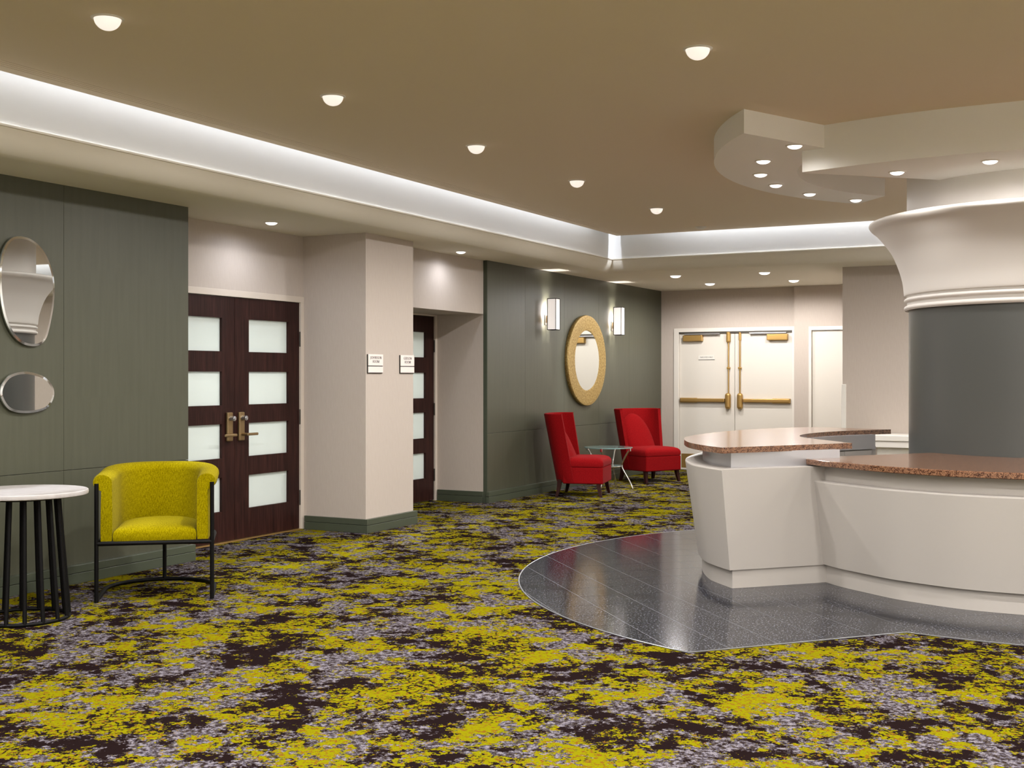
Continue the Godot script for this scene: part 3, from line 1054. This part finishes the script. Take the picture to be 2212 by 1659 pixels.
func build_sconces() -> void:
	for k in 2:
		var t := thing("wall_sconce", ["lit box wall sconce beside the gold mirror, nearer the alcove", "lit box wall sconce beside the gold mirror, nearer the white doors"][k], "sconce", Vector3(WX, 2.02, [-13.52, -15.64][k]))
		var w := 0.06
		var d0 := 0.05
		var d1 := 0.165
		var h := 0.385
		# three glowing mesh panels, open at top, bottom and back
		boxpart(t, "shade_panel", Vector3(d0, 0.004, w - 0.004), Vector3(d1, h - 0.004, w), M.shade, 0.0, "glowing speckled shade panel")
		boxpart(t, "shade_panel", Vector3(d0, 0.004, -w), Vector3(d1, h - 0.004, -w + 0.004), M.shade, 0.0, "glowing speckled shade panel")
		boxpart(t, "shade_panel", Vector3(d1 - 0.004, 0.004, -w + 0.004), Vector3(d1, h - 0.004, w - 0.004), M.shade, 0.0, "glowing speckled shade panel")
		var s := Soup.new()
		for y in [0.0, h]:
			var ring := [Vector3(d0, y, w), Vector3(d1, y, w), Vector3(d1, y, -w), Vector3(d0, y, -w)]
			for i in 4:
				s.tube([ring[i], ring[(i + 1) % 4]], 0.0045, 6)
		for c in [[d0, w], [d1, w], [d1, -w], [d0, -w]]:
			s.tube([Vector3(c[0], 0, c[1]), Vector3(c[0], h, c[1])], 0.0045, 6)
		part(t, "frame", s, M.black_metal, "thin black wire frame")
		boxpart(t, "back_plate", Vector3(0.0, 0.06, -0.04), Vector3(0.012, 0.19, 0.04), M.dark_steel, 0.003)
		boxpart(t, "bracket", Vector3(0.012, 0.09, -0.015), Vector3(0.07, 0.18, 0.015), M.bronze, 0.004)
		s = Soup.new()
		s.tube([Vector3(0.1, 0.15, 0), Vector3(0.1, 0.16, 0), Vector3(0.1, 0.23, 0), Vector3(0.1, 0.24, 0)], [0.005, 0.016, 0.016, 0.005], 12)
		part(t, "bulb", s, M.bulb)
		var l := OmniLight3D.new()
		l.name = "lamp"
		l.light_energy = 0.4
		l.light_color = Color(1.0, 0.97, 0.96)
		l.light_size = 0.016
		l.omni_range = 12.0
		l.omni_attenuation = 2.0
		l.shadow_enabled = true
		t.add_child(l)
		l.position = Vector3(0.1, 0.195, 0)

# ---------------------------------------------------------------- mirrors

func pebble_mirror(label: String, cz: float, cy: float, pts: Array) -> void:
	# outline given as (z along the wall from the middle, y from the middle), a bevelled pebble
	var t := thing("pebble_mirror", label, "mirror", Vector3(WX + 0.008, cy, cz), 0.035)
	var closed := []
	for i in pts.size():
		var a: Vector2 = pts[(i - 1 + pts.size()) % pts.size()]
		var b: Vector2 = pts[i]
		var c: Vector2 = pts[(i + 1) % pts.size()]
		var d: Vector2 = pts[(i + 2) % pts.size()]
		for k in 10:
			closed.push_back(b.cubic_interpolate(c, a, d, k / 10.0))
	var rim := PackedVector2Array(closed)
	var area := 0.0
	for i in rim.size():
		area += rim[i].cross(rim[(i + 1) % rim.size()])
	if area < 0.0: rim.reverse()
	# inward offset along the normal, keeping the count
	var inn := PackedVector2Array()
	for i in rim.size():
		var tn := (rim[(i + 1) % rim.size()] - rim[(i - 1 + rim.size()) % rim.size()]).normalized()
		inn.push_back(rim[i] + Vector2(-tn.y, tn.x) * 0.016)
	var ring := func(p: PackedVector2Array, x: float) -> PackedVector3Array:
		var o := PackedVector3Array()
		for q in p: o.push_back(Vector3(x, q.y, q.x))
		return o
	var s := Soup.new()
	s.loft([ring.call(inn, 0.006), ring.call(inn, 0.0168)])
	part(t, "mirror_glass", s, M.mirror, "flat mirror face", 20.0)
	s = Soup.new()
	s.loft([ring.call(rim, 0.004), ring.call(rim, 0.0145), ring.call(inn, 0.0167), ring.call(inn, 0.004)], false, true)
	part(t, "bevel", s, M.mirror_bevel, "bright bevelled edge", 20.0)

func build_mirrors() -> void:
	# upper: tall, wide at the top; lower: lying pebble. +z is towards the camera side (left in the view)
	pebble_mirror("tall egg-shaped frameless mirror on the green wall", -5.612, 2.0, [Vector2(0.079, 0.365), Vector2(-0.023, 0.355), Vector2(-0.117, 0.30), Vector2(-0.184, 0.207), Vector2(-0.222, 0.09), Vector2(-0.22, -0.05), Vector2(-0.192, -0.188), Vector2(-0.15, -0.305), Vector2(-0.075, -0.355), Vector2(0.034, -0.349), Vector2(0.12, -0.297), Vector2(0.184, -0.205), Vector2(0.222, -0.087), Vector2(0.237, 0.053), Vector2(0.23, 0.176), Vector2(0.2, 0.275), Vector2(0.15, 0.338)])
	pebble_mirror("small lying pebble-shaped mirror under the tall egg-shaped one", -5.613, 1.333, [Vector2(0.02, 0.138), Vector2(-0.13, 0.105), Vector2(-0.21, 0.035), Vector2(-0.215, -0.04), Vector2(-0.15, -0.112), Vector2(0.0, -0.138), Vector2(0.15, -0.115), Vector2(0.225, -0.03), Vector2(0.22, 0.045), Vector2(0.15, 0.115)])
	# gold oval
	var t := thing("gold_oval_mirror", "tall oval mirror in a broad gold leaf frame on the green wall", "mirror", Vector3(WX, 1.652, -14.69))
	var ring := func(az: float, ay: float, x: float) -> PackedVector3Array:
		var o := PackedVector3Array()
		for i in 72:
			var a := TAU * i / 72
			o.push_back(Vector3(x, ay * sin(a), az * cos(a)))
		return o
	var s := Soup.new()
	s.loft([ring.call(0.615, 0.597, 0.0), ring.call(0.625, 0.605, 0.035), ring.call(0.618, 0.598, 0.05), ring.call(0.58, 0.565, 0.053), ring.call(0.40, 0.415, 0.047), ring.call(0.385, 0.40, 0.04), ring.call(0.382, 0.398, 0.008)], false, true)
	part(t, "frame", s, M.gold_leaf, "broad flat gold leaf frame")
	s = Soup.new()
	s.loft([ring.call(0.386, 0.402, 0.009), ring.call(0.386, 0.402, 0.016)])
	var gm := part(t, "mirror_glass", s, M.mirror, "clear mirror glass", 20.0)
	gm.position.x = 0.014
	gm.rotation.y = -0.045

# ---------------------------------------------------------------- mustard tub chair and black table

func u_path(hw: float, front: float, centre: float, y: float, n := 18) -> Array:
	var p := []
	for k in 5:
		p.push_back(Vector3(-hw, y, lerpf(front, centre, k / 5.0)))
	for k in n + 1:
		var a := PI + PI * k / n
		p.push_back(Vector3(hw * cos(a), y, centre + hw * sin(a)))
	for k in 5:
		p.push_back(Vector3(hw, y, lerpf(centre, front, (k + 1) / 5.0)))
	return p

func build_yellow_chair() -> void:
	var t := thing("tub_chair", "mustard yellow tub chair on a black tubular frame beside the round table", "chair", Vector3(-5.84, 0, -6.065), atan2(0.632, 0.775))
	var hw := 0.357
	var fr := 0.36
	var ce := -0.06
	var r := 0.0135
	var s := Soup.new()
	s.tube(u_path(hw, fr, ce, r), r, 10)
	part(t, "base_rail", s, M.black_metal)
	s = Soup.new()
	s.tube(u_path(hw, fr, ce, 0.372), r, 10)
	part(t, "seat_rail", s, M.black_metal)
	s = Soup.new()
	s.tube(u_path(hw, fr, ce, 0.745), r * 0.9, 10)
	part(t, "top_rail", s, M.black_metal)
	s = Soup.new()
	s.tube([Vector3(-hw, 0.372, fr), Vector3(hw, 0.372, fr)], r, 10)
	part(t, "front_rail", s, M.black_metal)
	for q in [Vector3(-hw, 0, fr), Vector3(hw, 0, fr)]:
		s = Soup.new()
		s.tube([q, q + Vector3(0, 0.757, 0)], r, 12)
		part(t, "front_post", s, M.black_metal)
	s = Soup.new()
	s.tube([Vector3(0, 0, ce - hw), Vector3(0, 0.745, ce - hw)], r, 12)
	part(t, "rear_post", s, M.black_metal)
	# shell: profile (outward offset, height), swept round the U
	var prof := []
	for q in [Vector2(-0.095, 0.385), Vector2(-0.1, 0.45), Vector2(-0.1, 0.6), Vector2(-0.098, 0.70)]: prof.push_back(q)
	for k in 15:                                    # rolled top
		var a := deg_to_rad(185.0 - 240.0 * k / 14.0)
		prof.push_back(Vector2(-0.028 + (0.07 if k < 5 else 0.058) * cos(a), 0.765 + 0.05 * sin(a)))
	for q in [Vector2(-0.024, 0.71), Vector2(-0.022, 0.6), Vector2(-0.02, 0.45), Vector2(-0.022, 0.385)]: prof.push_back(q)
	var path := []
	for k in 9:
		path.push_back([Vector3(-hw, 0, lerpf(fr - 0.015, ce, k / 9.0)), Vector3(-1, 0, 0)])
	for k in 33:
		var a := PI + PI * k / 32.0
		path.push_back([Vector3(hw * cos(a), 0, ce + hw * sin(a)), Vector3(cos(a), 0, sin(a))])
	for k in 9:
		path.push_back([Vector3(hw, 0, lerpf(ce, fr - 0.015, (k + 1) / 9.0)), Vector3(1, 0, 0)])
	var rings := []
	for i in path.size():
		var pt: Vector3 = path[i][0]
		var out: Vector3 = path[i][1]
		var back := smoothstep(fr, ce - hw, pt.z)
		var soft := 1.0
		if i == 0 or i == path.size() - 1: soft = 0.9           # softened front edge
		var ring := PackedVector3Array()
		for q in prof:
			var off: float = lerpf(-0.06, q.x, soft)
			var yy: float = lerpf(0.6, q.y, 0.985 if soft < 1.0 else 1.0)
			ring.push_back(pt + out * off + Vector3(0, yy + back * 0.03 * clampf((q.y - 0.4) / 0.35, 0, 1), 0.012 if soft < 1.0 else 0.0))
		rings.push_back(ring)
	s = Soup.new()
	s.loft(rings)
	part(t, "upholstered_shell", s, M.mustard, "rolled mustard tweed back and arms", 50.0)
	# seat cushion, D-shaped
	var d := func(inset: float, y: float) -> PackedVector3Array:
		var o := PackedVector3Array()
		var w2 := hw - 0.098 - inset
		for k in 8:
			o.push_back(Vector3(lerpf(-w2, w2, k / 8.0), y, fr - 0.008 - inset))
		for k in 4:
			o.push_back(Vector3(w2, y, lerpf(fr - 0.008 - inset, ce, k / 4.0)))
		for k in 25:
			var a := PI * k / 24.0
			o.push_back(Vector3(w2 * cos(a), y, ce - w2 * sin(a)))
		for k in 3:
			o.push_back(Vector3(-w2, y, lerpf(ce, fr - 0.008 - inset, (k + 1) / 4.0)))
		return o
	s = Soup.new()
	var lay := [[0.004, 0.385], [0.0, 0.40], [0.0, 0.432], [0.008, 0.45], [0.026, 0.464], [0.06, 0.474], [0.12, 0.481], [0.2, 0.484]]
	var rr := []
	for q in lay: rr.push_back(d.call(q[0], q[1]))
	s.loft(rr)
	part(t, "seat_cushion", s, M.mustard, "padded mustard tweed seat", 50.0)

func build_black_table() -> void:
	var t := thing("round_table", "round white marble table on a black rod base beside the mustard chair", "table", Vector3(-5.885, 0, -4.99))
	var s := Soup.new()
	s.lathe([Vector2(0.36, 0.735), Vector2(0.367, 0.739), Vector2(0.369, 0.75), Vector2(0.367, 0.761), Vector2(0.362, 0.765), Vector2(0.001, 0.765), Vector2(0.001, 0.735)], 96)
	part(t, "tabletop", s, M.marble, "pale marble round top")
	s = Soup.new()
	s.lathe([Vector2(0.001, 0.715), Vector2(0.215, 0.715), Vector2(0.215, 0.735), Vector2(0.001, 0.735)], 48)
	part(t, "top_plate", s, M.black_metal)
	var ring := []
	for i in 64:
		var a := TAU * i / 64
		ring.push_back(Vector3(0.258 * cos(a), 0.011, 0.258 * sin(a)))
	s = Soup.new()
	s.tube(ring, 0.011, 10, true)
	part(t, "base_ring", s, M.black_metal)
	s = Soup.new()
	s.tube([Vector3(0.258, 0.012, 0), Vector3(0.2, 0.718, 0)], 0.0125, 12)
	var rod := s.mesh()
	for i in 16:
		var o := part_mesh(t, "rod", rod, M.black_metal)
		o.rotation.y = TAU * (i + 0.3) / 16

# ---------------------------------------------------------------- red chairs and glass table

func red_chair(label: String, at: Vector3, turn: float) -> void:
	var t := thing("slipper_chair", label, "chair", at, turn, "red velvet chairs by the green wall")
	# legs, slightly splayed
	for q in [[-1, 1], [1, 1], [-1, -1], [1, -1]]:
		var x: float = 0.278 * q[0]
		var z: float = 0.245 if q[1] > 0 else -0.225
		var rings := []
		for k in 6:
			var f := k / 5.0
			var w := lerpf(0.016, 0.027, f)
			var o := pow(1.0 - f, 1.7) * 0.035
			var c := Vector3(x + q[0] * o * 0.55, 0.2 * f, z + q[1] * o)
			rings.push_back(PackedVector3Array([c + Vector3(-w, 0, -w), c + Vector3(w, 0, -w), c + Vector3(w, 0, w), c + Vector3(-w, 0, w)]))
		var s := Soup.new()
		s.loft(rings)
		part(t, "leg", s, M.leg_wood)
	# apron with slightly bowed bottom
	var s2 := Soup.new()
	s2.rbox(Vector3(0.63, 0.205, 0.49), 0.018, Vector3(0, 0.2575, 0.06), 3)
	part(t, "seat_base", s2, M.red)
	# seat cushion: domed
	var rows := []
	var lay := [[0.0, 0.36], [-0.004, 0.372], [-0.004, 0.41], [0.006, 0.436], [0.025, 0.455], [0.06, 0.468], [0.11, 0.476], [0.18, 0.481], [0.24, 0.482]]
	for q in lay:
		var o := PackedVector3Array()
		var hw: float = 0.318 - q[0]
		var za: float = 0.305 - q[0]
		var zb: float = -0.17 + q[0] * 0.7
		var rr: float = 0.035
		for c in [[1, 1], [-1, 1], [-1, -1], [1, -1]]:
			for k in 5:
				var a0: float = {[1, 1]: 0.0, [-1, 1]: 90.0, [-1, -1]: 180.0, [1, -1]: 270.0}[c]
				var a := deg_to_rad(a0 + 90.0 * k / 4.0)
				var m := minf(rr, minf(hw, (za - zb) / 2) * 0.9)
				o.push_back(Vector3(c[0] * (hw - m) + m * cos(a), q[1], (za - m if c[1] > 0 else zb + m) + m * sin(a)))
		rows.push_back(o)
	s2 = Soup.new()
	s2.loft(rows)
	part(t, "seat_cushion", s2, M.red, "domed red velvet seat", 50.0)
	# barrel back: U in plan, leaning back and spreading upward
	rows = []
	var hs := [0.17, 0.18, 0.3, 0.42, 0.54, 0.66, 0.78, 0.9, 0.975, 0.988, 0.992]
	for i in hs.size():
		var y: float = hs[i]
		var f := clampf((y - 0.17) / 0.82, 0, 1)
		var w := 0.318 + 0.055 * f
		var zb := -0.30 - 0.155 * f
		var reach := 0.235 + 0.01 * f
		var th := 0.05
		if i == 0 or i == hs.size() - 1: th = 0.03
		elif i == hs.size() - 2: th = 0.043
		var o := PackedVector3Array()
		var n := 24
		var inset: float = (0.05 - th) / 2
		for k in n + 1:
			var a := lerpf(-92.0, 92.0, float(k) / n)
			o.push_back(back_point(w - inset, zb + inset, reach, deg_to_rad(a)) + Vector3(0, y, 0))
		for k in n + 1:
			var a := lerpf(92.0, -92.0, float(k) / n)
			o.push_back(back_point(w - inset - th, zb + inset + th, reach - th * 0.9, deg_to_rad(a)) + Vector3(0, y, 0))
		rows.push_back(o)
	s2 = Soup.new()
	s2.loft(rows)
	part(t, "back_shell", s2, M.red, "tall curved red velvet back", 50.0)
	# arched inner cushion leaning on the shell
	rows = []
	for j in 8:
		var q := j / 7.0
		var k := sqrt(maxf(0.0, 1.0 - q * q))
		var sc := lerpf(0.35, 1.0, k) if j < 7 else 0.3
		var o := PackedVector3Array()
		for i in 40:
			var a := TAU * i / 40
			var ex := 0.285 * cos(a)
			var ey := 0.45 * sin(a) if sin(a) > 0 else 0.06 * sin(a)
			var y := 0.47 + ey * sc
			var lean := -0.245 - 0.155 * clampf((y - 0.17) / 0.82, 0, 1)
			var up := clampf((y - 0.45) / 0.42, 0, 1)
			o.push_back(Vector3(ex * sc * (1.0 - 0.0 * up), y, lean + 0.02 + 0.2 * q * (1.0 - 0.5 * up)))
		rows.push_back(o)
	s2 = Soup.new()
	s2.loft(rows)
	part(t, "back_cushion", s2, M.red, "arched red velvet back cushion", 50.0)

func back_point(w: float, zb: float, reach: float, a: float) -> Vector3:
	var e := 0.72
	var sx := signf(sin(a)) * pow(absf(sin(a)), e)
	var cz := signf(cos(a)) * pow(absf(cos(a)), e)
	return Vector3(w * sx, 0.0, zb + reach * (1.0 - cz))

func build_red_chairs() -> void:
	red_chair("red velvet slipper chair seen from its side, beside the alcove end of the green wall", Vector3(-6.03, 0, -13.39), atan2(0.97, -0.235))
	red_chair("red velvet slipper chair showing its arched back cushion, beside the white doors", Vector3(-6.01, 0, -15.58), atan2(0.885, 0.465))

func build_glass_table() -> void:
	var t := thing("glass_table", "round glass side table with curved chrome legs between the red chairs", "table", Vector3(-6.1, 0, -14.36))
	var s := Soup.new()
	s.lathe([Vector2(0.001, 0.517), Vector2(0.306, 0.517), Vector2(0.31, 0.521), Vector2(0.31, 0.525), Vector2(0.306, 0.529), Vector2(0.001, 0.529)], 64)
	part(t, "glass_top", s, M.glass, "clear round glass top")
	s = Soup.new()
	s.lathe([Vector2(0.3, 0.518), Vector2(0.3112, 0.518), Vector2(0.3112, 0.528), Vector2(0.3, 0.528)], 64, Vector3.ZERO, true)
	part(t, "glass_rim", s, M.glass_edge, "greenish polished glass edge")
	s = Soup.new()
	s.lathe([Vector2(0.001, 0.286), Vector2(0.165, 0.286), Vector2(0.168, 0.29), Vector2(0.165, 0.294), Vector2(0.001, 0.294)], 48)
	part(t, "glass_shelf", s, M.glass, "small glass lower shelf")
	var ring := []
	for i in 40:
		var a := TAU * i / 40
		ring.push_back(Vector3(0.17 * cos(a), 0.28, 0.17 * sin(a)))
	s = Soup.new()
	s.tube(ring, 0.007, 8, true)
	part(t, "shelf_ring", s, M.chrome)
	var pts := [Vector2(0.285, 0.5), Vector2(0.245, 0.44), Vector2(0.19, 0.335), Vector2(0.18, 0.29), Vector2(0.2, 0.235), Vector2(0.275, 0.11), Vector2(0.315, 0.03), Vector2(0.325, 0.0)]
	var path := []
	for q in smooth_line(pts, 4):
		path.push_back(Vector3(q.x, q.y, 0))
	s = Soup.new()
	s.tube(path, 0.0105, 10)
	var leg := s.mesh()
	s = Soup.new()
	s.rbox(Vector3(0.03, 0.05, 0.03), 0.006, Vector3(0.285, 0.5, 0))
	var clamp := s.mesh()
	for k in 4:
		var o := part_mesh(t, "leg", leg, M.chrome)
		o.rotation.y = deg_to_rad(5.0 + 90.0 * k)
		o = part_mesh(o, "clamp", clamp, M.chrome)

# ---------------------------------------------------------------- signs and credenza

func letters(parent: Node, text: String, size: float, at: Vector3, turn: float, width: float) -> void:
	var tm := TextMesh.new()
	var f := SystemFont.new()
	f.font_names = PackedStringArray(["Droid Sans"])
	tm.font = f
	tm.text = text
	tm.font_size = 32
	tm.pixel_size = size / 24.0
	tm.depth = 0.0015
	tm.horizontal_alignment = HORIZONTAL_ALIGNMENT_CENTER
	var o := MeshInstance3D.new()
	o.name = "lettering"
	o.mesh = tm
	o.material_override = M.sign_text
	parent.add_child(o, true)
	o.position = at
	o.rotation.y = turn
	var w := tm.get_aabb().size.x
	if w > 0.0: o.scale = Vector3(width / w, 1, 1)

func build_signs() -> void:
	var names := [["JOHNSON", "ROOM", "JOHNSON ROOM sign of two cream plates on the beige pier"], ["GIBSON", "ROOM", "GIBSON ROOM sign of two cream plates on the beige pier"]]
	for k in 2:
		var zc: float = [-9.315, -9.86][k]
		var t := thing("room_sign", names[k][2], "sign", Vector3(-6.31, 1.558, zc), PI / 2)
		# local: x along the wall (to the right), z out of the wall
		boxpart(t, "backing", Vector3(-0.125, -0.09, 0.0), Vector3(0.121, 0.086, 0.01), M.sign_dark, 0.001)
		boxpart(t, "name_plate", Vector3(-0.121, -0.018, 0.01), Vector3(0.121, 0.087, 0.016), M.sign_plate, 0.001)
		boxpart(t, "blank_plate", Vector3(-0.121, -0.083, 0.01), Vector3(0.121, -0.026, 0.016), M.sign_plate, 0.001)
		letters(t, names[k][0], 0.024, Vector3(0.002, 0.055, 0.0165), 0.0, 0.185 if k == 0 else 0.14)
		letters(t, names[k][1], 0.024, Vector3(0.002, 0.019, 0.0165), 0.0, 0.105)
	var e := thing("door_sign", "small white EMPLOYEES ONLY sign on the white double doors", "sign", Vector3(-5.866, 1.726, -17.62))
	boxpart(e, "backing", Vector3(-0.128, -0.036, 0.0), Vector3(0.128, 0.03, 0.004), M.sign_dark, 0.001)
	boxpart(e, "name_plate", Vector3(-0.129, -0.029, 0.002), Vector3(0.129, 0.033, 0.008), M.white_plastic, 0.001)
	letters(e, "EMPLOYEES ONLY", 0.02, Vector3(0, 0.004, 0.0085), 0.0, 0.2)

func build_credenza() -> void:
	var t := thing("side_counter", "white side counter against the taupe wall, half hidden by the column", "counter", Vector3(-1.7, 0, -14.45))
	boxpart(t, "worktop", Vector3(-1.14, 0.70, -0.295), Vector3(1.2, 0.765, 0.28), M.white_plastic, 0.006)
	boxpart(t, "apron", Vector3(-1.13, 0.625, -0.295), Vector3(1.2, 0.698, 0.265), M.white_plastic, 0.004)
	boxpart(t, "cabinet_body", Vector3(-1.0, 0.0, -0.295), Vector3(1.2, 0.624, 0.2), M.white_plastic, 0.004)
